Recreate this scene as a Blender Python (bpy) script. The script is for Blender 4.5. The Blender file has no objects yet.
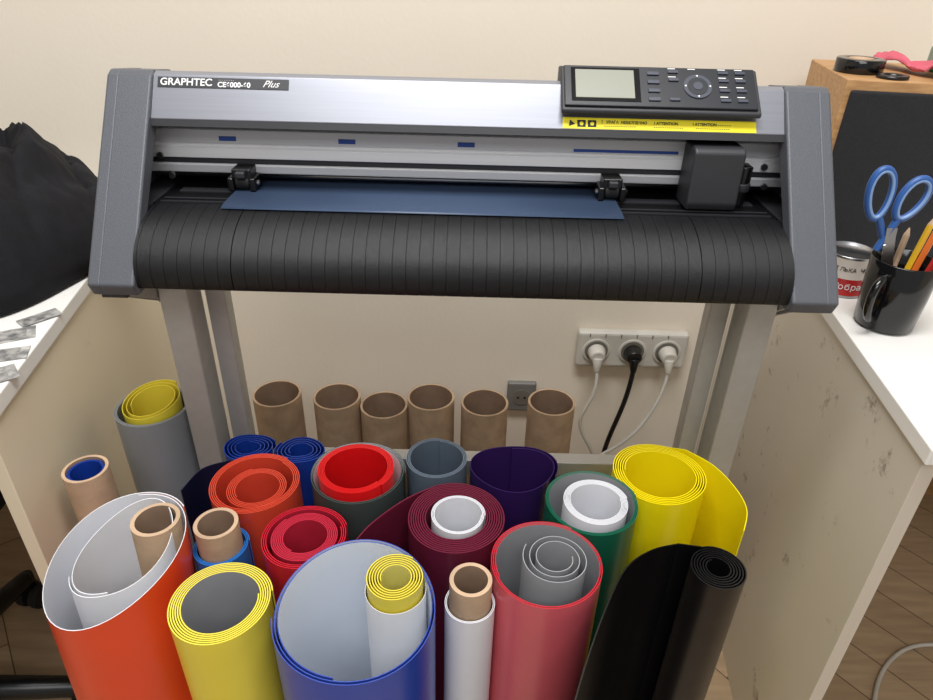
import bpy, bmesh, math, random
from mathutils import Vector, Matrix, noise
random.seed(4)
scene = bpy.context.scene
COL = scene.collection

# ---------------------------------------------------------------- materials
def lin(c):
    out = []
    for v in c:
        v = v/255.0
        out.append(v/12.92 if v <= 0.04045 else ((v+0.055)/1.055)**2.4)
    return out

def mat(name, rgb, rough=0.5, metal=0.0, var=0.08, scale=12.0, bump=0.0, bscale=200.0, coat=0.0, stretch=(1,1,1), rgb2=None, spec=0.5, bdist=0.002):
    m = bpy.data.materials.new(name)
    m.use_nodes = True
    nt = m.node_tree
    b = nt.nodes['Principled BSDF']
    tc = nt.nodes.new('ShaderNodeTexCoord')
    mp = nt.nodes.new('ShaderNodeMapping')
    mp.inputs['Scale'].default_value = stretch
    nt.links.new(tc.outputs['Object'], mp.inputs['Vector'])
    n = nt.nodes.new('ShaderNodeTexNoise')
    n.inputs['Scale'].default_value = scale
    n.inputs['Detail'].default_value = 4
    nt.links.new(mp.outputs['Vector'], n.inputs['Vector'])
    cr = nt.nodes.new('ShaderNodeValToRGB')
    c = lin(rgb)
    c2 = lin(rgb2) if rgb2 else [min(1, x*(1+var)) for x in c]
    c1 = c if rgb2 else [x*(1-var) for x in c]
    cr.color_ramp.elements[0].color = (*c1, 1)
    cr.color_ramp.elements[1].color = (*c2, 1)
    cr.color_ramp.elements[0].position = 0.35
    cr.color_ramp.elements[1].position = 0.65
    nt.links.new(n.outputs['Fac'], cr.inputs['Fac'])
    nt.links.new(cr.outputs['Color'], b.inputs['Base Color'])
    b.inputs['Roughness'].default_value = rough
    b.inputs['Metallic'].default_value = metal
    b.inputs['Coat Weight'].default_value = coat
    b.inputs['Specular IOR Level'].default_value = spec
    if bump > 0:
        n2 = nt.nodes.new('ShaderNodeTexNoise')
        n2.inputs['Scale'].default_value = bscale
        nt.links.new(mp.outputs['Vector'], n2.inputs['Vector'])
        bp = nt.nodes.new('ShaderNodeBump')
        bp.inputs['Strength'].default_value = bump
        bp.inputs['Distance'].default_value = bdist
        nt.links.new(n2.outputs['Fac'], bp.inputs['Height'])
        nt.links.new(bp.outputs['Normal'], b.inputs['Normal'])
    return m

def panel_mat(name, rgb, dirt, lo=0.60):
    m = mat(name, rgb, 0.45, 0, 0.03, 3)
    nt = m.node_tree; b = nt.nodes['Principled BSDF']
    src = b.inputs['Base Color'].links[0].from_socket
    tc = [n for n in nt.nodes if n.type == 'TEX_COORD'][0]
    n = nt.nodes.new('ShaderNodeTexNoise'); n.inputs['Scale'].default_value = 11; n.inputs['Detail'].default_value = 9; n.inputs['Roughness'].default_value = 0.75
    nt.links.new(tc.outputs['Object'], n.inputs['Vector'])
    cr = nt.nodes.new('ShaderNodeValToRGB')
    cr.color_ramp.elements[0].position = lo; cr.color_ramp.elements[0].color = (0,0,0,1)
    cr.color_ramp.elements[1].position = lo+0.07; cr.color_ramp.elements[1].color = (dirt,dirt,dirt,1)
    nt.links.new(n.outputs['Fac'], cr.inputs['Fac'])
    mx = nt.nodes.new('ShaderNodeMix'); mx.data_type = 'RGBA'
    nt.links.new(cr.outputs['Color'], mx.inputs[0])
    nt.links.new(src, mx.inputs[6])
    mx.inputs[7].default_value = (*lin((108,90,76)), 1)
    nt.links.new(mx.outputs[2], b.inputs['Base Color'])
    return m

def floor_mat():
    m = bpy.data.materials.new('floor_laminate'); m.use_nodes = True
    nt = m.node_tree; b = nt.nodes['Principled BSDF']
    tc = nt.nodes.new('ShaderNodeTexCoord')
    br = nt.nodes.new('ShaderNodeTexBrick')
    br.inputs['Scale'].default_value = 1.0
    br.inputs['Brick Width'].default_value = 0.6; br.inputs['Row Height'].default_value = 0.09
    br.inputs['Mortar Size'].default_value = 0.0012
    br.inputs['Color1'].default_value = (*lin((210,182,148)),1)
    br.inputs['Color2'].default_value = (*lin((186,158,126)),1)
    br.inputs['Mortar'].default_value = (*lin((100,80,60)),1)
    mp = nt.nodes.new('ShaderNodeMapping'); mp.inputs['Rotation'].default_value = (0,0,0.9)
    nt.links.new(tc.outputs['Object'], mp.inputs['Vector'])
    nt.links.new(mp.outputs['Vector'], br.inputs['Vector'])
    n = nt.nodes.new('ShaderNodeTexNoise'); n.inputs['Scale'].default_value = 8; n.inputs['Detail'].default_value = 6
    mp2 = nt.nodes.new('ShaderNodeMapping'); mp2.inputs['Scale'].default_value = (1,9,1); mp2.inputs['Rotation'].default_value = (0,0,0.9)
    nt.links.new(tc.outputs['Object'], mp2.inputs['Vector']); nt.links.new(mp2.outputs['Vector'], n.inputs['Vector'])
    mx = nt.nodes.new('ShaderNodeMix'); mx.data_type = 'RGBA'; mx.blend_type = 'MULTIPLY'
    mx.inputs[0].default_value = 0.5
    nt.links.new(br.outputs['Color'], mx.inputs[6]); nt.links.new(n.outputs['Fac'], mx.inputs[7])
    nt.links.new(mx.outputs[2], b.inputs['Base Color'])
    b.inputs['Roughness'].default_value = 0.4
    return m

M = {}
M['wall'] = mat('wall_paint', (232,222,206), 0.85, 0, 0.02, 2, 0.15, 120)
M['lid'] = mat('brushed_silver', (136,138,146), 0.40, 0.55, 0.03, 300, stretch=(0.02,1,1))
M['cap'] = mat('cap_grey_plastic', (84,87,94), 0.45, 0.15, 0.05, 500, 0.25, 900)
M['capdark'] = mat('dark_grey_plastic', (42,43,47), 0.5)
M['rail'] = mat('rail_aluminium', (232,233,236), 0.4, 0.1, 0.03, 200, stretch=(0.02,1,1))
M['raildim'] = mat('rail_band', (200,202,207), 0.4, 0.1, 0.03, 200, stretch=(0.02,1,1))
M['steel'] = mat('steel', (170,170,172), 0.3, 1.0)
M['legs'] = mat('stand_aluminium', (186,185,182), 0.42, 0.35, 0.03, 60)
M['black'] = mat('black_plastic', (22,22,24), 0.42, 0, 0.1, 50, 0.1, 600)
M['platen'] = mat('platen_black', (15,16,19), 0.40, 0, 0.12, 60, 0.35, 1200, spec=.4)
M['blackg'] = mat('gloss_black', (14,14,16), 0.12)
M['rubber'] = mat('rubber', (20,20,20), 0.7)
M['panelface'] = mat('panel_face', (28,30,36), 0.35)
M['btn'] = mat('button', (58,62,74), 0.4)
M['lcd'] = mat('lcd_screen', (136,138,126), 0.3, 0, 0.02)
M['whiteprint'] = mat('white_print', (225,225,225), 0.6)
M['yel_label'] = mat('yellow_label', (240,224,30), 0.5, 0, 0.02)
M['blackprint'] = mat('black_print', (20,20,20), 0.6)
M['media'] = mat('slate_blue_vinyl', (58,74,100), 0.42, 0, 0.04, 10)
M['bluetape'] = mat('blue_tape', (30,70,150), 0.5)
M['desk'] = mat('desk_white', (230,228,224), 0.4, 0, 0.015, 5)
M['deskpanelL'] = panel_mat('desk_panel_cream', (228,216,190), 0.12)
M['deskpanelR'] = panel_mat('desk_panel_scuffed', (212,204,190), 0.75, .592)
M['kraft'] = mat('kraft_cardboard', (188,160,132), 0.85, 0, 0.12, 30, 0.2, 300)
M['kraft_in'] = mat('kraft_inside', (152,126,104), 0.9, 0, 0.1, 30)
M['white'] = mat('white_backing', (234,235,240), 0.5, 0, 0.02, 6, .25, 18, bdist=.004)
M['bluewhite'] = mat('pale_blue_backing', (226,233,244), 0.4, 0, 0.02, 6, .2, 14, bdist=.004)
M['greyback'] = mat('grey_backing', (160,161,165), 0.5, 0, 0.03)
M['cloth'] = mat('black_fabric', (17,17,22), 0.85, 0, 0.2, 40, 0.4, 500, spec=0.3)
M['wood'] = mat('speaker_wood', (190,148,100), 0.5, 0, 0.1, 20, rgb2=(166,124,80), stretch=(1,8,8))
M['grille'] = mat('speaker_grille', (28,28,32), 0.85, 0, 0.2, 300, 0.5, 900)
M['sockplastic'] = mat('socket_plastic', (198,194,185), 0.4)
M['sockdark'] = mat('socket_recess', (112,108,100), 0.5)
M['greyplastic'] = mat('grey_socket', (118,116,112), 0.5)
M['pink'] = mat('pink_cloth', (200,92,110), 0.8, 0, 0.1, 20)
M['green'] = mat('green_sponge', (96,170,84), 0.95, 0, 0.15, 60, 0.6, 300)
M['tinred'] = mat('tin_red_label', (176,34,34), 0.35)
M['tinwhite'] = mat('tin_white_label', (215,205,196), 0.35)
M['scblue'] = mat('scissor_blue', (44,86,150), 0.4)
M['scgrey'] = mat('scissor_grip', (120,150,195), 0.4)
M['pencily'] = mat('pencil_yellow', (226,180,40), 0.45)
M['pencilo'] = mat('pencil_orange', (220,110,40), 0.45)
M['pencilr'] = mat('pencil_red', (180,40,36), 0.45)
M['photo'] = mat('printed_paper', (190,188,184), 0.5, rgb2=(110,110,110), scale=60)
M['print'] = mat('dark_print', (96,96,96), 0.5, rgb2=(170,168,164), scale=90)
def vin(name, rgb, rough=0.29):
    M[name] = mat('vinyl_'+name, rgb, rough, 0, 0.04, 6, .28, 14, bdist=.005)
vin('orange', (226,72,34)); vin('terra', (212,72,50)); vin('yellow', (232,214,70)); vin('yellow2', (248,228,14))
vin('blue', (24,58,150)); vin('blueb', (40,110,190)); vin('crimson', (186,40,62)); vin('red', (214,22,26))
vin('darkgrey', (66,74,72)); vin('slate', (92,104,118)); vin('purple', (50,28,84)); vin('maroon', (104,30,52))
vin('green', (24,98,74)); vin('rosered', (196,30,48)); vin('black', (12,12,14), 0.3); vin('grey', (138,142,146)); vin('cobalt', (38,70,170)); vin('navy', (22,26,52)); vin('paleyellow',(230,222,130)); vin('rosedim',(210,94,104))

# ---------------------------------------------------------------- helpers
def empty(name):
    e = bpy.data.objects.new(name, None)
    e.empty_display_size = 0.05
    COL.objects.link(e)
    return e

def mesh(name, verts, faces, mats, fm=None, parent=None, smooth=False):
    me = bpy.data.meshes.new(name)
    me.from_pydata([tuple(v) for v in verts], [], faces)
    for m in mats: me.materials.append(m)
    if fm:
        for p, i in zip(me.polygons, fm): p.material_index = i
    if smooth:
        for p in me.polygons: p.use_smooth = True
    me.update()
    o = bpy.data.objects.new(name, me)
    COL.objects.link(o)
    if parent: o.parent = parent
    return o

def fixn(o):
    bm = bmesh.new(); bm.from_mesh(o.data); bmesh.ops.recalc_face_normals(bm, faces=bm.faces); bm.to_mesh(o.data); bm.free()

def bevel(o, w, seg=3):
    b = o.modifiers.new('bevel', 'BEVEL'); b.width = w; b.segments = seg; b.limit_method = 'ANGLE'
    return o

def box(name, x0, x1, y0, y1, z0, z1, m, parent=None, bev=0.0, M4=None):
    v = [(x,y,z) for x in (x0,x1) for y in (y0,y1) for z in (z0,z1)]
    if M4 is not None: v = [M4 @ Vector(p) for p in v]
    f = [(0,1,3,2),(4,6,7,5),(0,4,5,1),(2,3,7,6),(0,2,6,4),(1,5,7,3)]
    o = mesh(name, v, f, [m], parent=parent)
    if bev: bevel(o, bev)
    return o

def prism_x(name, prof, x0, x1, m, parent=None, bev=0.0):
    n = len(prof)
    v = [(x0,y,z) for y,z in prof] + [(x1,y,z) for y,z in prof]
    f = [tuple(range(n))[::-1], tuple(range(n,2*n))]
    for i in range(n):
        j = (i+1)%n; f.append((i,j,n+j,n+i))
    o = mesh(name, v, f, [m], parent=parent)
    fixn(o)
    if bev: bevel(o, bev)
    return o

def prism_z(name, poly, z0, z1, m, parent=None, bev=0.0):
    n = len(poly)
    v = [(x,y,z0) for x,y in poly] + [(x,y,z1) for x,y in poly]
    f = [tuple(range(n))[::-1], tuple(range(n,2*n))]
    for i in range(n):
        j = (i+1)%n; f.append((i,j,n+j,n+i))
    o = mesh(name, v, f, [m], parent=parent)
    fixn(o)
    if bev: bevel(o, bev)
    return o

def cyl(name, p0, p1, r, m, parent=None, r2=None, n=32, bev=0.0):
    p0 = Vector(p0); p1 = Vector(p1); d = (p1-p0).normalized()
    a = d.orthogonal().normalized(); b = d.cross(a)
    if r2 is None: r2 = r
    v = []
    for p, rr in ((p0,r),(p1,r2)):
        for i in range(n):
            t = 2*math.pi*i/n
            v.append(p + a*rr*math.cos(t) + b*rr*math.sin(t))
    f = [tuple(range(n))[::-1], tuple(range(n,2*n))]
    for i in range(n):
        j = (i+1)%n; f.append((i,j,n+j,n+i))
    o = mesh(name, v, f, [m], parent=parent)
    for p in o.data.polygons:
        if len(p.vertices) == 4 and n > 6: p.use_smooth = True
    if bev: bevel(o, bev, 2)
    return o

def tube(name, pts, r, m, parent=None, cyclic=False):
    cu = bpy.data.curves.new(name, 'CURVE'); cu.dimensions = '3D'
    s = cu.splines.new('NURBS')
    s.points.add(len(pts)-1)
    for i, p in enumerate(pts): s.points[i].co = (*p, 1)
    s.use_cyclic_u = cyclic; s.order_u = 4; s.use_endpoint_u = not cyclic
    cu.bevel_depth = r; cu.bevel_resolution = 4; cu.resolution_u = 10
    cu.materials.append(m)
    o = bpy.data.objects.new(name, cu); COL.objects.link(o)
    if parent: o.parent = parent
    return o

def lathe(name, prof, c, m, parent=None, n=48, mats=None, fm=None):
    v = []; f = []; mi = []
    k = len(prof)
    for i in range(n):
        t = 2*math.pi*i/n
        for r, z in prof: v.append((c[0]+r*math.cos(t), c[1]+r*math.sin(t), c[2]+z))
    for i in range(n):
        j = (i+1)%n
        for q in range(k-1):
            f.append((i*k+q, j*k+q, j*k+q+1, i*k+q+1)); mi.append(fm[q] if fm else 0)
    o = mesh(name, v, f, mats or [m], mi, parent, smooth=True)
    return o

def text(name, body, size, m, M4, parent, ext=0.0002, bold=0.0, shear=0):
    cu = bpy.data.curves.new(name, 'FONT'); cu.body = body; cu.size = size; cu.extrude = ext; cu.offset = bold; cu.shear = shear
    cu.materials.append(m)
    o = bpy.data.objects.new(name, cu); COL.objects.link(o)
    o.parent = parent
    o.matrix_world = M4
    return o

# spiral sheet -----------------------------------------------------
def sheet(name, pts, t, z0, z1, mo, mi, parent, ccw=True, closed=False, c=(0,0), tilt=(0,0), lean=(0,0), medge=None):
    if not closed: t *= 0.8
    n = len(pts)
    P = [Vector((p[0],p[1])) for p in pts]
    N = []
    for i in range(n):
        if closed: a, b = P[(i-1)%n], P[(i+1)%n]
        else: a, b = P[max(i-1,0)], P[min(i+1,n-1)]
        d = (b-a).normalized()
        nn = Vector((d.y,-d.x))
        if not ccw: nn = -nn
        N.append(nn)
    def pos(p, z):
        k = (z1-z)/(z1-z0)
        zt = z
        if z == z1: zt = z1 + tilt[0]*(p.x-c[0]) + tilt[1]*(p.y-c[1])
        return (p.x+lean[0]*k, p.y+lean[1]*k, zt)
    v = []; f = []; mm = []; sm = []
    strips = [((1,z0),(1,z1),0),((1,z1),(-1,z1),2),((-1,z1),(-1,z0),1),((-1,z0),(1,z0),0)]
    for (s0,za),(s1,zb),mat_i in strips:
        base = len(v)
        for p, nn in zip(P, N):
            v.append(pos(p+nn*s0*t/2, za)); v.append(pos(p+nn*s1*t/2, zb))
        rng = n if closed else n-1
        for i in range(rng):
            j = (i+1)%n
            q = (base+2*i, base+2*j, base+2*j+1, base+2*i+1)
            if not ccw: q = q[::-1]
            f.append(q); mm.append(mat_i); sm.append(mat_i < 2)
    if not closed:
        for i in (0, n-1):
            base = len(v); p, nn = P[i], N[i]
            v += [pos(p+nn*t/2,z0), pos(p+nn*t/2,z1), pos(p-nn*t/2,z1), pos(p-nn*t/2,z0)]
            f.append((base,base+1,base+2,base+3)); mm.append(0); sm.append(False)
    o = mesh(name, v, f, [mo, mi, medge or mo], mm, parent)
    for p, s in zip(o.data.polygons, sm): p.use_smooth = s
    return o

def spiral(cx, cy, R1, R0, turns, a0=0.0, ccw=True, n=56, sx=1, sy=1, wob=0.008):
    pts = []
    tot = int(turns*n)
    for i in range(tot+1):
        s = i/tot
        a = a0 + (1 if ccw else -1)*2*math.pi*turns*s
        r = R1 + (R0-R1)*s
        r *= 1 + wob*math.sin(3*a+a0)+ wob*0.7*math.sin(2*a+1.3)
        pts.append((cx+sx*r*math.cos(a), cy+sy*r*math.sin(a)))
    return pts

def smooth_path(ctrl, per=10):
    out = []
    n = len(ctrl)
    for i in range(n-1):
        p0 = Vector(ctrl[max(i-1,0)]); p1 = Vector(ctrl[i]); p2 = Vector(ctrl[i+1]); p3 = Vector(ctrl[min(i+2,n-1)])
        for k in range(per):
            t = k/per
            q = 0.5*((2*p1)+(p2-p0)*t+(2*p0-5*p1+4*p2-p3)*t*t+(-p0+3*p1-3*p2+p3)*t**3)
            out.append((q.x,q.y))
    out.append(tuple(ctrl[-1]))
    return out

def ring(name, cx, cy, r, t, z0, z1, mo, mi, parent, medge=None, lean=(0,0)):
    pts = [(cx+r*math.cos(2*math.pi*i/56), cy+r*math.sin(2*math.pi*i/56)) for i in range(56)]
    return sheet(name, pts, t, z0, z1, mo, mi, parent, True, True, (cx,cy), lean=lean, medge=medge or mo)

# ---------------------------------------------------------------- room
box('floor', -2.2, 2.2, -1.6, 1.34, -0.05, 0.0, floor_mat())
box('wall_back', -2.2, 2.2, 1.34, 1.44, 0.0, 2.7, M['wall'])
box('wall_left', -2.3, -2.2, -1.6, 1.44, 0.0, 2.7, M['wall'])
box('wall_right', 2.2, 2.3, -1.6, 1.44, 0.0, 2.7, M['wall'])
box('baseboard_back', -2.2, 2.2, 1.325, 1.34, 0.0, 0.06, M['wood'])

# ---------------------------------------------------------------- desks
HD = 0.76
dl = empty('desk')
lx = lambda y: -0.512-0.17*(y-0.57)
prism_z('top', [(lx(.57),.57),(lx(1.33),1.33),(-1.5,1.33),(-1.5,.57)], HD-0.022, HD, M['desk'], dl, 0.002)
prism_z('side_panel', [(lx(.58)-.006,.58),(lx(1.33)-.006,1.33),(lx(1.33)-.024,1.33),(lx(.58)-.024,.58)], 0.0, HD-0.022, M['deskpanelL'], dl, 0.001)
box('side_panel_far', -1.49, -1.47, .58, 1.33, 0, HD-.022, M['deskpanelL'], dl)
dr = empty('desk')
rx = lambda y: 0.488+0.117*(y-0.555)
prism_z('top', [(rx(.555),.555),(1.5,.555),(1.5,1.33),(rx(1.33),1.33)], HD-0.022, HD, M['desk'], dr, 0.002)
prism_z('side_panel', [(rx(.565)+.005,.565),(rx(.565)+.023,.565),(rx(1.33)+.023,1.33),(rx(1.33)+.005,1.33)], 0.0, HD-0.022, M['deskpanelR'], dr, 0.001)
box('side_panel_far', 1.47, 1.49, .565, 1.33, 0, HD-.022, M['deskpanelR'], dr)

# ---------------------------------------------------------------- plotter
pl = empty('vinyl_cutting_plotter')
W = 0.4270; CW = 0.0535; I = W-CW; I2 = W-.016
capprof = [(.686,.860),(.694,.844),(.95,.850),(.95,1.035),(.905,1.058),(.852,1.065),(.842,1.060)]
bezprof = [(.686,.860),(.694,.844),(.745,.845),(.745,.905),(.868,1.050),(.852,1.065),(.842,1.060)]
for s,nm in ((-1,'left'),(1,'right')):
    a,b = sorted((s*W, s*I2)); prism_x('end_cap_'+nm, capprof, a, b, M['cap'], pl, 0.003)
    a,b = sorted((s*(I2+.004), s*I)); prism_x('end_cap_bezel_'+nm, bezprof, a, b, M['cap'], pl, 0.003)
    a,b = sorted((s*(I2-.001), s*(I+.004))); prism_x('end_cap_top_'+nm, [(.845,1.058),(.852,1.0645),(.905,1.0575),(.945,1.038),(.945,1.03),(.90,1.045),(.855,1.05)], a, b, M['cap'], pl, 0.001)
    a,b = sorted((s*(I+.004), s*(I2-.001))); prism_x('end_cap_inner_'+nm, [(.745,.925),(.95,.925),(.95,.85),(.745,.85)], a, b, M['capdark'], pl)
# lid
lb = Vector((0,.8165,1.0165)); lt = Vector((0,.848,1.061))
up = (lt-lb).normalized(); nrm = Vector((0,-up.z,up.y)); ang = math.atan2(up.z, up.y)
prism_x('lid', [(.8165,1.0165),(.848,1.061),(.856,1.0635),(.905,1.056),(.95,1.036),(.945,1.03),(.900,1.048),(.858,1.053),(.826,1.0145),(.820,1.0125)], -I-.001, I+.001, M['lid'], pl, 0.0012)
prism_x('lid_lower_trim', [(.8130,1.0090),(.8160,1.0160),(.826,1.0145),(.826,1.0085)], -I, I, M['capdark'], pl)
prism_x('rear_housing', [(.905,.90),(.945,.90),(.945,1.03),(.905,1.045)], -I2, I2, M['black'], pl)
def L(x, w, off=0.0):
    return Matrix.Translation(lb + up*w + nrm*off + Vector((x,0,0))) @ Matrix.Rotation(ang, 4, 'X')
box('badge', 0, .155, 0, .0125, 0, .0006, M['capdark'], pl, 0, L(-.368,.0385,.0002))
text('badge_text', 'GRAPHTEC', .0122, M['whiteprint'], L(-.365,.0410,.0010), pl, bold=.0002)
text('badge_text_model', 'CE6000-60', .0086, M['whiteprint'], L(-.297,.0400,.0010), pl, bold=.00025)
text('badge_text_small', '- - - - - - - - -', .0035, M['whiteprint'], L(-.296,.0475,.0010), pl)
text('badge_text_plus', 'Plus', .0118, M['whiteprint'], L(-.244,.0410,.0010), pl, shear=.5)
box('warning_label', 0, .228, 0, .0135, 0, .0006, M['yel_label'], pl, 0, L(.112,.001,.0002))
for k,(x,y,s_,t_) in enumerate(((.1545,.0080,.0058,'!'),(.160,.0080,.0046,'УВАГА  НЕБЕЗПЕЧНО'),(.158,.0035,.0042,'- - - - - - - - - - - - - - -'),(.2165,.0080,.0046,'! ATTENTION'),(.2165,.0035,.0042,'- - - - - - - - - - - - - -'),(.262,.0080,.0046,'! ATTENTION - - - - - -'),(.266,.0035,.0042,'- - - - - - - - - - - - - - - -'))):
    text('warning_text_%d'%k, t_, s_, M['blackprint'], L(x+.003,y,.0010), pl, bold=.00012)
cyl('warning_icon_0', L(.122,.0072,0)@Vector((0,0,.0005)), L(.122,.0072,0)@Vector((0,0,.0011)), .0046, M['blackprint'], pl, n=3)
for k in (1,2):
    box('warning_icon_%d'%k, 0,.010,0,.0085,.0005,.0011, M['blackprint'], pl, .001, L(.1165+k*.0125,.0030,0))
    cyl('warning_symbol_%d'%k, L(.1215+k*.0125,.0070,0)@Vector((0,0,.0008)), L(.1215+k*.0125,.0070,0)@Vector((0,0,.0014)), .0026, M['yel_label'], pl, n=5)
# control panel
cb = Vector((.110,.816,1.041)); ct = Vector((.110,.862,1.080))
cu_ = (ct-cb); cl = cu_.length; cu_.normalize(); ca = math.atan2(cu_.z,cu_.y)
C4 = Matrix.Translation(cb) @ Matrix.Rotation(ca,4,'X') @ Matrix.Diagonal((.985,.87,1,1))
prism_x('panel_housing', [(.815,1.034),(.8145,1.0395),(.862,1.0795),(.888,1.076),(.888,1.05),(.85,1.045)], .109, .341, M['capdark'], pl, .002)
def cbx(name, x0,x1,y0,y1,h,m,bev=0.0005,z0=0.0):
    return box(name,x0,x1,y0,y1,z0,h,m,pl,bev,C4)
cbx('panel_face', .002,.230,.002,.068,.003,M['panelface'],.0015,-.002)
cbx('lcd_bezel', .010,.092,.009,.064,.0036,M['blackg'])
cbx('lcd', .015,.085,.014,.060,.0042,M['lcd'])
for r_ in range(4):
    cbx('menu_button_%d'%r_, .101,.115,.011+r_*.0140,.0165+r_*.0140,.0048,M['btn'])
for r_,(yy) in enumerate((.012,.028,.044,.057)):
    for c_,xx in enumerate((.126,.186,.206)):
        if (r_ == 1 and c_==0): continue
        cbx('button_%d_%d'%(r_,c_), xx,xx+.012,yy,yy+.0045,.0048,M['btn'])
def cpt(x,y,z): return C4 @ Vector((x,y,z))
cyl('dial_ring', cpt(.160,.036,.002), cpt(.160,.036,.0045), .0165, M['btn'], pl)
cyl('dial_inner', cpt(.160,.036,.002), cpt(.160,.036,.0050), .0120, M['panelface'], pl)
cyl('dial_center', cpt(.160,.036,.002), cpt(.160,.036,.0056), .0055, M['btn'], pl)
for k in range(4):
    a = k*math.pi/2
    cyl('dial_arrow_%d'%k, cpt(.160+.0145*math.cos(a),.036+.0165*math.sin(a),.004), cpt(.160+.0145*math.cos(a),.036+.0165*math.sin(a),.0052), .0016, M['whiteprint'], pl, n=3)
for k,(x,y) in enumerate(((.126,.0645),(.15,.0645),(.186,.0645),(.206,.0645),(.186,.051),(.206,.051),(.186,.036),(.206,.036),(.126,.051),(.186,.020),(.206,.020))):
    cbx('button_caption_%d'%k, x,x+.009,y-.0002,y+.0010,.0034,M['whiteprint'],0)
# rail
railp = [(.850,.944),(.850,.954),(.854,.956),(.854,.961),(.848,.963),(.848,.975),(.852,.977),(.852,.980),(.848,.982),(.848,.998),(.856,1.001),(.90,1.001),(.90,.944)]
prism_x('rail', railp, -I2, I2, M['rail'], pl, .0006)
prism_x('rail_slot', [(.8515,.9555),(.855,.9555),(.855,.9615),(.8515,.9615)], -I2, I2, M['capdark'], pl)
prism_x('rail_upper_band', [(.8470,.9825),(.8490,.9825),(.8490,.9975),(.8470,.9975)], -I2, I2, M['raildim'], pl)
prism_x('rail_lower_band', [(.8490,.9455),(.851,.9455),(.851,.9530),(.8490,.9530)], -I2, I2, M['raildim'], pl)
for k,x in enumerate((-.308,-.160,-.012)):
    box('rail_mark_%d'%k, x,x+.021,.8460,.8475,.9850,.9905, M['bluetape'], pl)
box('rail_blue_strip', .132,.262,.8460,.8475,.9828,.9862, M['bluetape'], pl)
# platen + ribbed black front
prism_x('platen_base', [(.785,.852),(.945,.852),(.945,.925),(.785,.925)], -I-.004, I+.004, M['black'], pl)
prof = []
for k in range(21):
    a = math.radians(90+k*4.5); prof.append((.783+.089*math.cos(a), .869+.0565*math.sin(a), math.cos(a)/.089, math.sin(a)/.0565))
prof += [(.694,.864,-1,0),(.6945,.858,-1,-.2),(.697,.853,-1,-.8),(.702,.850,-.3,-1),(.715,.8485,0,-1),(.785,.850,0,-1)]
def front_cover():
    v=[];f=[]
    xs=[(-I,0)]; p_=-I+.004; step=.0152
    while p_ < I-.004:
        big = abs(p_+.262)<step/2 or abs(p_-.262)<step/2
        d=.0018 if big else .0005
        xs += [(p_-.0006,0),(p_-.00025,d),(p_+.00025,d),(p_+.0006,0)]
        p_ += step
    xs.append((I,0)); na=len(prof)
    for x,d in xs:
        for y,z,ny,nz in prof:
            l=math.hypot(ny,nz); v.append((x,y-d*ny/l,z-d*nz/l))
    for i in range(len(xs)-1):
        for j in range(na-1):
            f.append((i*na+j, i*na+j+1, (i+1)*na+j+1, (i+1)*na+j))
    o=mesh('ribbed_front_cover', v, f, [M['platen']], parent=pl, smooth=True)
    for e_ in o.data.edges:
        if e_.vertices[0]//na == e_.vertices[1]//na: e_.use_edge_sharp = True
front_cover()
for s,nm in ((-1,'left'),(1,'right')):
    a,b = sorted((s*(I-.0005),s*(I-.004)))
    prism_x('front_cover_end_'+nm, [(p[0]+.0006,p[1]) for p in prof], a, b, M['black'], pl)
box('grit_strip', -.362,.362,.828,.843,.9250,.9262, M['capdark'], pl)
box('platen_groove', -.370,.370,.800,.802,.9255,.9268, M['capdark'], pl)
box('platen_groove_2', -.370,.370,.788,.7895,.9250,.9268, M['capdark'], pl)
# media
mv=[];mf=[]
mys=[.766,.770,.777,.785,.80,.84,.88,.904]
mzs=[.9258,.9270,.9280,.9283,.9283,.9284,.9292,.930]
for y,z in zip(mys,mzs): mv += [(-.290,y,z),(.188,y,z)]
for i in range(len(mys)-1): mf.append((2*i,2*i+1,2*i+3,2*i+2))
md = mesh('loaded_vinyl_sheet', mv, mf, [M['media']], parent=pl, smooth=True)
so = md.modifiers.new('s','SOLIDIFY'); so.thickness=.0006; so.offset=1
def pinch(x, k):
    box('pinch_arm_%d'%k, x-.012,x+.012,.825,.852,.942,.956, M['black'], pl,.002)
    box('pinch_foot_%d'%k, x-.017,x-.010,.820,.85,.929,.946, M['black'], pl,.002)
    box('pinch_foot_b_%d'%k, x+.010,x+.017,.820,.85,.929,.946, M['black'], pl,.002)
    cyl('pinch_wheel_%d'%k,(x-.009,.832,.9385),(x+.009,.832,.9385),.0092,M['rubber'],pl,bev=.002)
    cyl('pinch_pin_%d'%k,(x-.020,.832,.938),(x+.020,.832,.938),.003,M['steel'],pl)
    box('pinch_lever_%d'%k, x-.006,x+.006,.818,.836,.946,.954, M['capdark'], pl,.002)
pinch(-.280,0); pinch(.182,1)
# carriage
prism_x('carriage', [(.800,.928),(.796,.936),(.800,.997),(.806,1.002),(.846,1.002),(.846,.928)], .268,.329, M['capdark'], pl,.003)
box('carriage_side', .329,.334,.82,.846,.94,.99, M['black'], pl,.001)
cyl('tool_holder',(.342,.828,.928),(.342,.828,.975),.007,M['black'],pl,bev=.001)
cyl('tool_collar',(.342,.828,.945),(.342,.828,.955),.010,M['capdark'],pl,bev=.001)
box('tool_block', .334,.351,.826,.846,.955,.975, M['black'], pl,.001)
for k,(x,z) in enumerate(((-.385,.965),(-.375,.94),(.372,.97),(.378,.945))):
    cyl('bolt_%d'%k,(x,.844,z),(x,.850,z),.004,M['steel'],pl)
cyl('pinch_shaft',(-.40,.86,.939),(.40,.86,.939),.003,M['steel'],pl)
pl.location.x = -.0055

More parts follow.
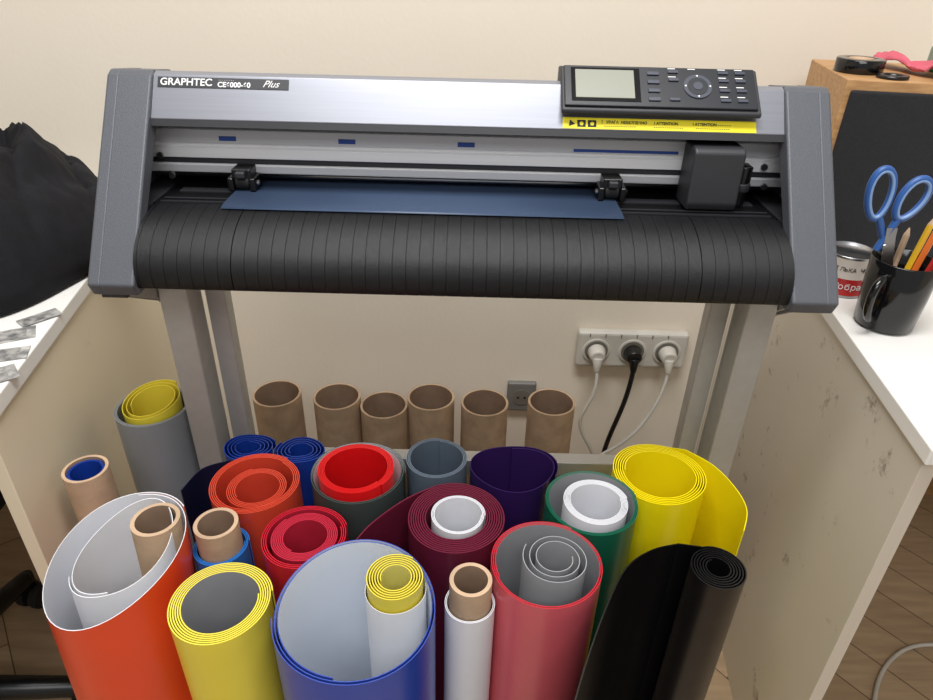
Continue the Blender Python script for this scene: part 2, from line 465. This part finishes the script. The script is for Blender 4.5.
# ---------------------------------------------------------------- stand
st = empty('plotter_stand')
for s,nm in ((-1,'left'),(1,'right')):
    x0,x1 = sorted((s*.366,s*.404))
    box('leg_'+nm, x0,x1,.785,.83,.035,.848, M['legs'], st,.002)
    x2,x3 = sorted((s*.335,s*.362))
    box('leg_inner_'+nm, x2,x3,.83,.855,.035,.848, M['legs'], st,.002)
    box('foot_'+nm, x0,x1,.63,1.06,.0,.035, M['legs'], st,.003)
    g = .434 if s<0 else .428
    yf = .715 if s<0 else .735
    xa,xb = sorted((s*.405,s*(g+.002)))
    box('mount_plate_'+nm, xa,xb,yf,.85,.830,.838, M['capdark'], st,.001)
    prism_x('gusset_'+nm, [(yf+.007,.830),(.845,.830),(.845,.760)], s*g-.002, s*g+.002, M['legs'], st)
    prism_x('gusset_b_'+nm, [(yf+.007,.830),(.845,.830),(.845,.760)], s*.407-.002, s*.407+.002, M['legs'], st)
    xa,xb = sorted((s*.407,s*g))
    box('gusset_back_'+nm, xa,xb,.841,.845,.760,.832, M['legs'], st)
    for k in range(2):
        cyl('gusset_bolt_%s_%d'%(nm,k),(s*.420,.837,.814-.024*k),(s*.420,.841,.814-.024*k),.005,M['steel'],st)
box('crossbar', -.366,.366,.835,.86,.462,.492, M['legs'], st,.002)
box('top_crossbar', -.335,.335,.86,.89,.815,.846, M['black'], st,.002)

# ---------------------------------------------------------------- rolls
ZT = 0.61
def roll(): return empty('vinyl_roll')
def core(cx, cy, r, z1, parent, lean=(0,0), z0=0.002, t=.0045):
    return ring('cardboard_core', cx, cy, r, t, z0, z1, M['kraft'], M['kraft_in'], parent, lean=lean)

# big loose orange, white backing
e = roll(); c=(-.382,.514); ln=(-.035,0)
sheet('outer_sheet', spiral(c[0],c[1],.078,.075,1.15,math.radians(35),True,wob=.03), .0010,0,ZT+.006, M['orange'],M['white'],e,c=c,tilt=(.26,.30),lean=ln,medge=M['white'])
sheet('inner_curl', spiral(c[0]+.010,c[1]+.006,.057,.053,1.2,math.radians(200),True,wob=.04), .0010,0,ZT+.008, M['white'],M['white'],e,c=c,tilt=(.35,.3),lean=ln)
core(c[0]+.044,c[1]+.022,.0235,ZT+.040,e,ln)
# yellow
e = roll(); c=(-.249,.462)
sheet('spiral_sheet', spiral(c[0],c[1],.052,.038,6,0.3), .0017,0,ZT, M['yellow'],M['greyback'],e,c=c)
# kraft core with blue vinyl
e = roll(); c=(-.282,.556)
sheet('spiral_sheet', spiral(c[0],c[1],.0315,.0265,3,0.3), .0013,0,ZT-.02, M['blueb'],M['blueb'],e,c=c)
core(c[0],c[1],.0225,ZT+.016,e)
# terracotta orange
e = roll(); c=(-.264,.643)
sheet('outer_spiral', spiral(c[0],c[1],.056,.047,4,1.0), .0014,0,ZT, M['terra'],M['terra'],e,c=c)
sheet('inner_spiral', spiral(c[0]+.004,c[1]-.006,.037,.027,4.3,2.0), .0014,0,ZT-.003, M['terra'],M['terra'],e,c=c)
# crimson
e = roll(); c=(-.182,.555)
sheet('outer_spiral', spiral(c[0],c[1],.049,.042,3,0.4), .0014,0,ZT, M['rosered'],M['crimson'],e,c=c)
sheet('inner_spiral', spiral(c[0],c[1]+.002,.038,.025,6.3,2.4), .0017,0,ZT-.002, M['crimson'],M['crimson'],e,c=c)
# dark grey + red inside
e = roll(); c=(-.137,.668)
sheet('outer_spiral', spiral(c[0],c[1],.061,.055,2.4,0.0), .0013,0,ZT, M['darkgrey'],M['white'],e,c=c)
sheet('inner_red', spiral(c[0]-.003,c[1]+.003,.049,.040,5,5.6), .0014,0,ZT+.004, M['red'],M['red'],e,c=c)
# blues
for (cx,cy,a) in ((-.303,.738,0.5),(-.230,.736,2.6)):
    e = roll()
    sheet('spiral_sheet', spiral(cx,cy,.034,.014,4.2,a,wob=.04,sx=1.05,sy=.9), .0014,0,ZT-.022, M['blue'],M['blue'],e,c=(cx,cy))
# navy loose sheet
e = empty('vinyl_sheet')
sheet('sheet', smooth_path([(-.357,.635),(-.346,.675),(-.32,.692),(-.290,.701)]), .0013,0,ZT-.01, M['navy'],M['navy'],e,ccw=False)
# slate
e = roll(); c=(-.036,.70)
sheet('spiral_sheet', spiral(c[0],c[1],.041,.035,3,1.5), .0015,0,ZT, M['slate'],M['slate'],e,c=c)
# purple
e = roll(); c=(.068,.697)
sheet('spiral_sheet', spiral(c[0],c[1],.055,.049,1.3,-.3,sx=1.06,sy=.82,wob=.05), .0011,0,ZT-.012, M['purple'],M['purple'],e,c=c,tilt=(0,.1))
# maroon with tail
e = roll(); c=(-.008,.592)
tail = smooth_path([(-.127,.537),(-.108,.576),(-.070,.620),(-.030,.6475)])
sp = spiral(c[0],c[1],.0585,.036,8,math.radians(100),False)
sheet('spiral_sheet', tail[:-1]+sp, .0021,0,ZT, M['maroon'],M['maroon'],e,ccw=False,c=c)
sheet('white_core', spiral(c[0]+.003,c[1]+.002,.0325,.028,3,0,True), .0010,0,ZT+.002, M['white'],M['white'],e,c=c)
# green with white inner
e = roll(); c=(.161,.624)
sheet('outer_spiral', spiral(c[0],c[1],.0575,.0525,3,.2), .0013,0,ZT, M['green'],M['greyback'],e,c=c)
sheet('inner_spiral', spiral(c[0]+.004,c[1]-.004,.040,.031,6,.2), .0010,0,ZT+.004, M['white'],M['white'],e,c=c)
# yellow right, tail
e = roll(); c=(.260,.685)
tail = smooth_path([(.338,.585),(.354,.622),(.352,.662),(.336,.705),(.306,.737)])
sp = spiral(c[0],c[1],.061,.045,5.3,math.radians(66),wob=.015)
sheet('spiral_sheet', tail[:-1]+sp, .0014,0,ZT-.004, M['yellow2'],M['yellow2'],e,c=c)
# cobalt big loop, pale backing, yellow roll inside
e = roll(); c=(-.105,.447)
sheet('outer_sheet', spiral(c[0],c[1],.081,.0745,2.2,math.radians(190),True,wob=.012), .0010,0,ZT+.018, M['cobalt'],M['bluewhite'],e,c=c,tilt=(0,.12))
e = roll(); c2=(-.067,.471)
sheet('inner_yellow', spiral(c2[0],c2[1],.0300,.015,5.4,1.0), .0013,0.0,ZT+.034, M['yellow'],M['paleyellow'],e,c=c2)
sheet('backing_wrap', spiral(c2[0],c2[1],.0318,.0310,1.0,1.0), .0006,0.0,ZT+.016, M['white'],M['white'],e,c=c2)
# white with core
e = roll(); c=(.011,.487)
sheet('spiral_sheet', spiral(c[0],c[1],.0275,.0245,2,2.0), .0010,0,ZT-.022, M['white'],M['white'],e,c=c)
core(c[0],c[1],.0205,ZT+.014,e)
# rose red, grey inner
e = roll(); c=(.095,.520)
sheet('outer_spiral', spiral(c[0],c[1],.062,.057,2.4,1.0), .0014,0,ZT+.006, M['rosedim'],M['greyback'],e,c=c,medge=M['rosered'])
sheet('inner_spiral', spiral(c[0]+.010,c[1]+.002,.037,.018,2.6,math.radians(150)), .0011,0,ZT+.012, M['greyback'],M['greyback'],e,c=c)
# black open sheet + roll
e = roll(); c=(.287,.524)
tail = smooth_path([(.100,.345),(.122,.40),(.152,.465),(.184,.520),(.218,.547),(.252,.558)])
sp = spiral(c[0],c[1],.031,.012,6,math.radians(105),False)
sheet('spiral_sheet', tail+sp, .0018,0,ZT, M['black'],M['black'],e,ccw=False,c=c)
# grey/yellow at left
e = roll(); c=(-.459,.80)
sheet('outer_spiral', spiral(c[0],c[1],.052,.047,3,1.0), .0014,0,ZT, M['grey'],M['grey'],e,c=c)
sheet('inner_spiral', spiral(c[0]+.001,c[1]+.001,.0435,.029,2.4,1.0), .0012,0,ZT+.010, M['yellow'],M['yellow'],e,c=c,tilt=(.1,.15))
# small kraft w blue
e = empty('cardboard_tube'); c=(-.488,.66)
core(c[0],c[1],.0255,ZT,e,t=.004)
sheet('blue_liner', spiral(c[0],c[1],.0225,.019,3,1.0), .0010,0,ZT-.004, M['blue'],M['blue'],e,c=c)
# wall-side tubes
for k,(x,z) in enumerate(((-.392,.392),(-.270,.380),(-.170,.370),(-.072,.385),(.041,.383),(.182,.380))):
    e = empty('cardboard_tube')
    yy = 1.15+(.012 if k%2 else 0)
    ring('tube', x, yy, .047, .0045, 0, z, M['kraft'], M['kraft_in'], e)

# ---------------------------------------------------------------- sockets
ps = empty('power_socket_strip')
SX, SZ, SY = .376, .418, 1.338
box('housing', SX-.125,SX+.125,SY-.022,SY+.002,SZ-.046,SZ+.046, M['sockplastic'], ps,.008)
for k,dx in enumerate((-.082,0,.078)):
    cyl('socket_rim_%d'%k,(SX+dx,SY-.022,SZ),(SX+dx,SY-.026,SZ),.031,M['sockplastic'],ps,bev=.002)
    cyl('socket_well_%d'%k,(SX+dx,SY-.0262,SZ),(SX+dx,SY-.0266,SZ),.026,M['sockdark'],ps)
for k in range(6):
    box('slot_%d'%k, SX-.100+k*.035,SX-.098+k*.035,SY-.0235,SY-.0215,SZ+.034,SZ+.042, M['sockdark'], ps)
def plug(name, x, z, m, path, r=.004):
    p = empty(name)
    cyl('body',(x,SY-.027,z),(x,SY-.055,z-.002),.021,m,p,r2=.016,bev=.003)
    cyl('neck',(x,SY-.05,z-.004),(x,SY-.06,z-.035),.012,m,p,r2=.006,bev=.002)
    tube('cable', [(x,SY-.058,z-.03)]+path, r, m, p)
plug('power_plug', SX-.082, SZ, M['sockplastic'], [(.300,1.26,.34),(.262,1.26,.28),(.270,1.26,.22),(.33,1.26,.14),(.33,1.26,.02)])
plug('power_plug', SX, SZ, M['black'], [(.372,1.27,.34),(.35,1.25,.27),(.332,1.25,.20),(.325,1.25,.1),(.32,1.25,.02)],.0055)
plug('power_plug', SX+.078, SZ, M['sockplastic'], [(.452,1.27,.34),(.41,1.24,.26),(.35,1.23,.20),(.27,1.23,.15),(.24,1.23,.02)])
ws = empty('wall_socket')
box('plate', .100,.168,1.326,1.341,.235,.315, M['greyplastic'], ws,.004)
cyl('well',(.134,1.326,.275),(.134,1.3245,.275),.022,M['sockdark'],ws)
for dx in (-.008,.008):
    cyl('hole%d'%(dx>0),(.134+dx,1.3246,.275),(.134+dx,1.324,.275),.003,M['blackprint'],ws)

# ---------------------------------------------------------------- right desk objects
sp_ = empty('speaker')
SH=.284
S4 = Matrix.Translation((.549,1.060,HD)) @ Matrix.Rotation(math.radians(-10),4,'Z')
box('cabinet', 0,.26,0,.215,0,SH, M['wood'], sp_, .002, S4)
box('grille', .008,.252,-.008,.001,.012,SH-.014, M['grille'], sp_, .004, S4)
box('maker_plate', .11,.15,-.0095,-.0078,.02,.028, M['steel'], sp_, 0, S4)
def sw(x,y,z): return S4 @ Vector((x,y,z))
tp = empty('tape_roll')
c3 = sw(.036,.080,SH)
lathe('roll', [(.017,0),(.034,0),(.035,.001),(.035,.019),(.034,.020),(.017,.020),(.017,0)], (c3.x,c3.y,c3.z), M['blackg'], tp)
lathe('core', [(.0155,0),(.0172,0),(.0172,.0204),(.0155,.0204),(.0155,0)], (c3.x,c3.y,c3.z), M['kraft'], tp)
tp2 = empty('tape_roll')
c4 = sw(.060,.028,SH)
lathe('roll', [(.014,0),(.022,0),(.022,.005),(.014,.005),(.014,0)], (c4.x+.01,c4.y,c4.z), M['black'], tp2)
# pink rag
pv=[];pf=[]
nx,ny=34,16
for i in range(nx):
    for j in range(ny):
        u=i/(nx-1); w_=j/(ny-1)
        x=.074+.075*u + .030*w_; y=.180-.172*u+ .058*(w_-.5)
        z=SH+.004+.020*abs(noise.noise(Vector((u*5,w_*3,2))))+ .012*abs(math.sin(u*6.1+w_))
        pv.append(sw(x,y,z))
for i in range(nx-1):
    for j in range(ny-1):
        pf.append((i*ny+j,(i+1)*ny+j,(i+1)*ny+j+1,i*ny+j+1))
pk = mesh('pink_rag', pv, pf, [M['pink']], smooth=True); pk.modifiers.new('s','SOLIDIFY').thickness=.002
G4 = S4 @ Matrix.Translation((.185,.128,SH)) @ Matrix.Rotation(math.radians(-14),4,'Z')
box('green_sponge', -.030,.060,-.022,.040,0.0,.034, M['green'], None, .004, G4)
# mug
mg = empty('coffee_mug'); mc=(.578,.832,HD+.001)
lathe('body', [(0,0),(.033,0),(.037,.004),(.0405,.05),(.0415,.096),(.0405,.0975),(.0385,.096),(.0375,.05),(.034,.008),(0,.007)], mc, M['blackg'], mg)
hd = Vector((-.8,-.6,0)).normalized()
tube('handle', [Vector(mc)+hd*d+Vector((0,0,z)) for d,z in ((.037,.080),(.052,.084),(.068,.076),(.071,.055),(.064,.032),(.050,.020),(.036,.020))], .0055, M['blackg'], mg)
# scissors
sc = empty('scissors')
def loop(cx, cy, cz, w, h, tilt, nm):
    for r,m_,dy,kk in ((.0046,M['scblue'],0,1.0),(.0024,M['scgrey'],-.0026,.93)):
        pts=[]
        for k in range(16):
            a=2*math.pi*k/16
            x=kk*w*math.cos(a)*(1+.15*math.sin(a)); z=kk*h*math.sin(a)
            pts.append((cx+x*math.cos(tilt)-z*math.sin(tilt), cy+dy, cz+x*math.sin(tilt)+z*math.cos(tilt)))
        tube(nm+('' if dy==0 else '_grip'), pts, r, m_, sc, cyclic=True)
loop(.530,.838,.942,.0145,.033,.12,'handle_loop_1')
loop(.571,.836,.937,.0155,.028,-.32,'handle_loop_2')
tube('handle_shank_1', [(.537,.838,.915),(.545,.838,.900),(.556,.838,.880),(.560,.838,.868)], .0048, M['scblue'], sc)
tube('handle_shank_2', [(.563,.836,.914),(.560,.836,.900),(.553,.836,.882),(.549,.836,.868)], .0048, M['scblue'], sc)
for k,(xt,yo) in enumerate(((.588,.0015),(.570,-.0015))):
    mesh('blade_%d'%k, [(.550,.833+yo,.900),(.564,.833+yo,.900),(xt+.006,.830+yo,.775),(xt,.830+yo,.770),(.550,.8345+yo,.900),(.564,.8345+yo,.900),(xt+.006,.8315+yo,.775),(xt,.8315+yo,.770)],
         [(0,1,2,3),(7,6,5,4),(0,4,5,1),(1,5,6,2),(2,6,7,3),(3,7,4,0)], [M['steel']], parent=sc)
cyl('pivot',(.556,.829,.874),(.556,.841,.874),.004,M['steel'],sc)
sc.location.x = -.013
# pencils
for k,(bx,by,tx,ty,tz,mm) in enumerate(((.581,.84,.603,.848,.900,'pencily'),(.591,.825,.614,.822,.886,'pencilr'),(.571,.845,.586,.862,.880,'kraft'),(.586,.835,.606,.838,.893,'pencilo'))):
    e = empty('pencil')
    a=Vector((bx,by,HD+.012)); b=Vector((tx,ty,tz)); d=(b-a).normalized()
    cyl('shaft', a, b, .0042, M[mm], e, n=6)
    cyl('tip', b, b+d*.010, .0042, M['kraft'], e, r2=.0008, n=6)
# tin can
tn = empty('tin_can'); tc_=(.570,.945,HD)
lathe('body', [(0,0),(.035,0),(.036,.002),(.0355,.004),(.0355,.030),(.0355,.060),(.036,.062),(.036,.064),(.034,.064),(.033,.060),(0,.060)], tc_, None, tn,
      mats=[M['steel'],M['tinred'],M['tinwhite']], fm=[0,0,0,1,2,0,0,0,0,0])
def textarc(body, size, cx, cy, z, r, a0, m, parent):
    a=a0
    for i,ch in enumerate(body):
        mt = Matrix.Translation((cx+r*math.sin(a), cy-r*math.cos(a), z)) @ Matrix.Rotation(a,4,'Z') @ Matrix.Rotation(math.pi/2,4,'X')
        if ch != ' ': text('label_letter_%d'%i, ch, size, m, mt, parent)
        a += size*.66/r
textarc('КІЛЬКА ЧОРН', .0085, tc_[0],tc_[1],tc_[2]+.042,.0357,-1.05,M['blackprint'],tn)
textarc('Добра', .013, tc_[0],tc_[1],tc_[2]+.014,.0357,-.85,M['whiteprint'],tn)

# ---------------------------------------------------------------- left desk
def jacket():
    cx, cy = -.80, .975
    nr, na_ = 90, 280
    v=[(cx,cy,0)]; f=[]
    def hgt(x,y,rho):
        base = .142*max(0,(1-rho**3.0))**.5
        q = Vector((x*9,y*6,1.7))
        fold = (1-abs(noise.noise(q)))**3*.042 + .018*noise.noise(Vector((x*24,y*14,4)))+.007*noise.noise(Vector((x*50,y*60,4)))
        u_ = x*.85+y*.5
        quilt = .024*abs(math.sin(u_*50+3*noise.noise(Vector((x*5,y*4,0)))))**.6
        k = min(1,(1-rho)*4)
        return HD+.004+base+(fold+quilt-.014)*k
    for i in range(1,nr+1):
        rho=i/nr
        for j in range(na_):
            a=2*math.pi*j/na_
            rx_ = .240 if math.cos(a)>0 else .45
            ry_ = .30 if math.sin(a)<0 else .27
            w = 1+.04*math.sin(3*a+1)+.03*math.sin(7*a)
            x=cx+rx_*w*rho*math.cos(a); y=cy+ry_*w*rho*math.sin(a)
            v.append((x,y,hgt(x,y,rho)))
    v[0]=(cx,cy,hgt(cx,cy,0))
    for j in range(na_): f.append((0,1+j,1+(j+1)%na_))
    for i in range(nr-1):
        for j in range(na_):
            j2=(j+1)%na_
            f.append((1+i*na_+j,1+(i+1)*na_+j,1+(i+1)*na_+j2,1+i*na_+j2))
    b0=1+(nr-1)*na_
    f.append(tuple(b0+j for j in range(na_))[::-1])
    return mesh('black_jacket', v, f, [M['cloth']], smooth=True)
jacket()
for k,(x,y,r_,w_,h) in enumerate(((-.585,.735,.5,.065,.034),(-.562,.690,.35,.055,.030),(-.547,.640,.7,.055,.035),(-.570,.785,.9,.050,.024),(-.60,.66,.3,.05,.03),(-.565,.598,.5,.05,.03),(-.612,.700,.1,.05,.03))):
    M4=Matrix.Translation((x,y,HD+.0004+.0004*k))@Matrix.Rotation(r_,4,'Z')
    e=empty('paper_print')
    box('paper',-w_/2,w_/2,-h/2,h/2,0,.0006,M['photo'],e,0,M4)
    box('print',-w_/2+.003,w_/2-.010,-h/2+.003,h/2-.003,.0006,.0008,M['print'],e,0,M4)

# ---------------------------------------------------------------- office chair under the left desk
ch = empty('office_chair'); cc=(-.93,.66)
for k in range(5):
    a=math.radians(8+72*k); r_=.27
    ex,ey=cc[0]+r_*math.cos(a),cc[1]+r_*math.sin(a)
    cyl('base_arm_%d'%k,(cc[0],cc[1],.11),(ex,ey,.075),.026,M['black'],ch,r2=.017,bev=.004)
    cyl('caster_stem_%d'%k,(ex,ey,.05),(ex,ey,.085),.012,M['black'],ch)
    px,py=-math.sin(a),math.cos(a)
    for s in (-1,1):
        cyl('caster_%d_%d'%(k,s),(ex+px*.006*s,ey+py*.006*s,.027),(ex+px*.024*s,ey+py*.024*s,.027),.027,M['rubber'],ch,bev=.004)
cyl('gas_lift',(cc[0],cc[1],.10),(cc[0],cc[1],.42),.024,M['black'],ch)
box('seat',cc[0]-.22,cc[0]+.22,cc[1]-.22,cc[1]+.22,.42,.50,M['cloth'],ch,.03)
box('backrest',cc[0]-.20,cc[0]+.20,cc[1]-.30,cc[1]-.25,.56,.98,M['cloth'],ch,.02)
box('back_bar',cc[0]-.03,cc[0]+.03,cc[1]-.27,cc[1]-.24,.40,.62,M['black'],ch,.005)
box('back_bar_base',cc[0]-.03,cc[0]+.03,cc[1]-.27,cc[1]-.1,.40,.42,M['black'],ch,.005)
tube('power_cable', [(.62,.50,.005),(.66,.56,.005),(.72,.64,.005),(.78,.76,.005),(.85,.85,.005),(.97,.9,.005),(1.1,.84,.005)], .004, M['sockplastic'])

# ---------------------------------------------------------------- light
def area(name, loc, rot, sx, sy, e, col):
    l = bpy.data.lights.new(name,'AREA'); l.shape='RECTANGLE'; l.size=sx; l.size_y=sy; l.energy=e; l.color=col
    o = bpy.data.objects.new(name,l); o.location=loc; o.rotation_euler=rot; COL.objects.link(o); return o
area('ceiling_light', (-.05,.38,2.6), (0,0,0), 1.2,.5, 42, (1,.995,.985))
area('ceiling_light', (0,-1.1,2.5), (math.radians(30),0,0), 1.4,.8, 19, (1,1,.995))
w = bpy.data.worlds.new('world'); scene.world = w; w.use_nodes=True
bg = w.node_tree.nodes['Background']; bg.inputs[0].default_value=(1,.99,.975,1); bg.inputs[1].default_value=.42
scene.view_settings.view_transform = 'Standard'

# ---------------------------------------------------------------- camera
cam = bpy.data.cameras.new('camera'); co = bpy.data.objects.new('camera',cam); COL.objects.link(co)
cam.sensor_width=36; cam.lens=26.0; cam.clip_start=.02
co.matrix_world = Matrix.Translation((0,0,1.2)) @ Matrix.Rotation(math.radians(59),4,'X') @ Matrix.Rotation(math.radians(1.5),4,'Z')
scene.camera = co
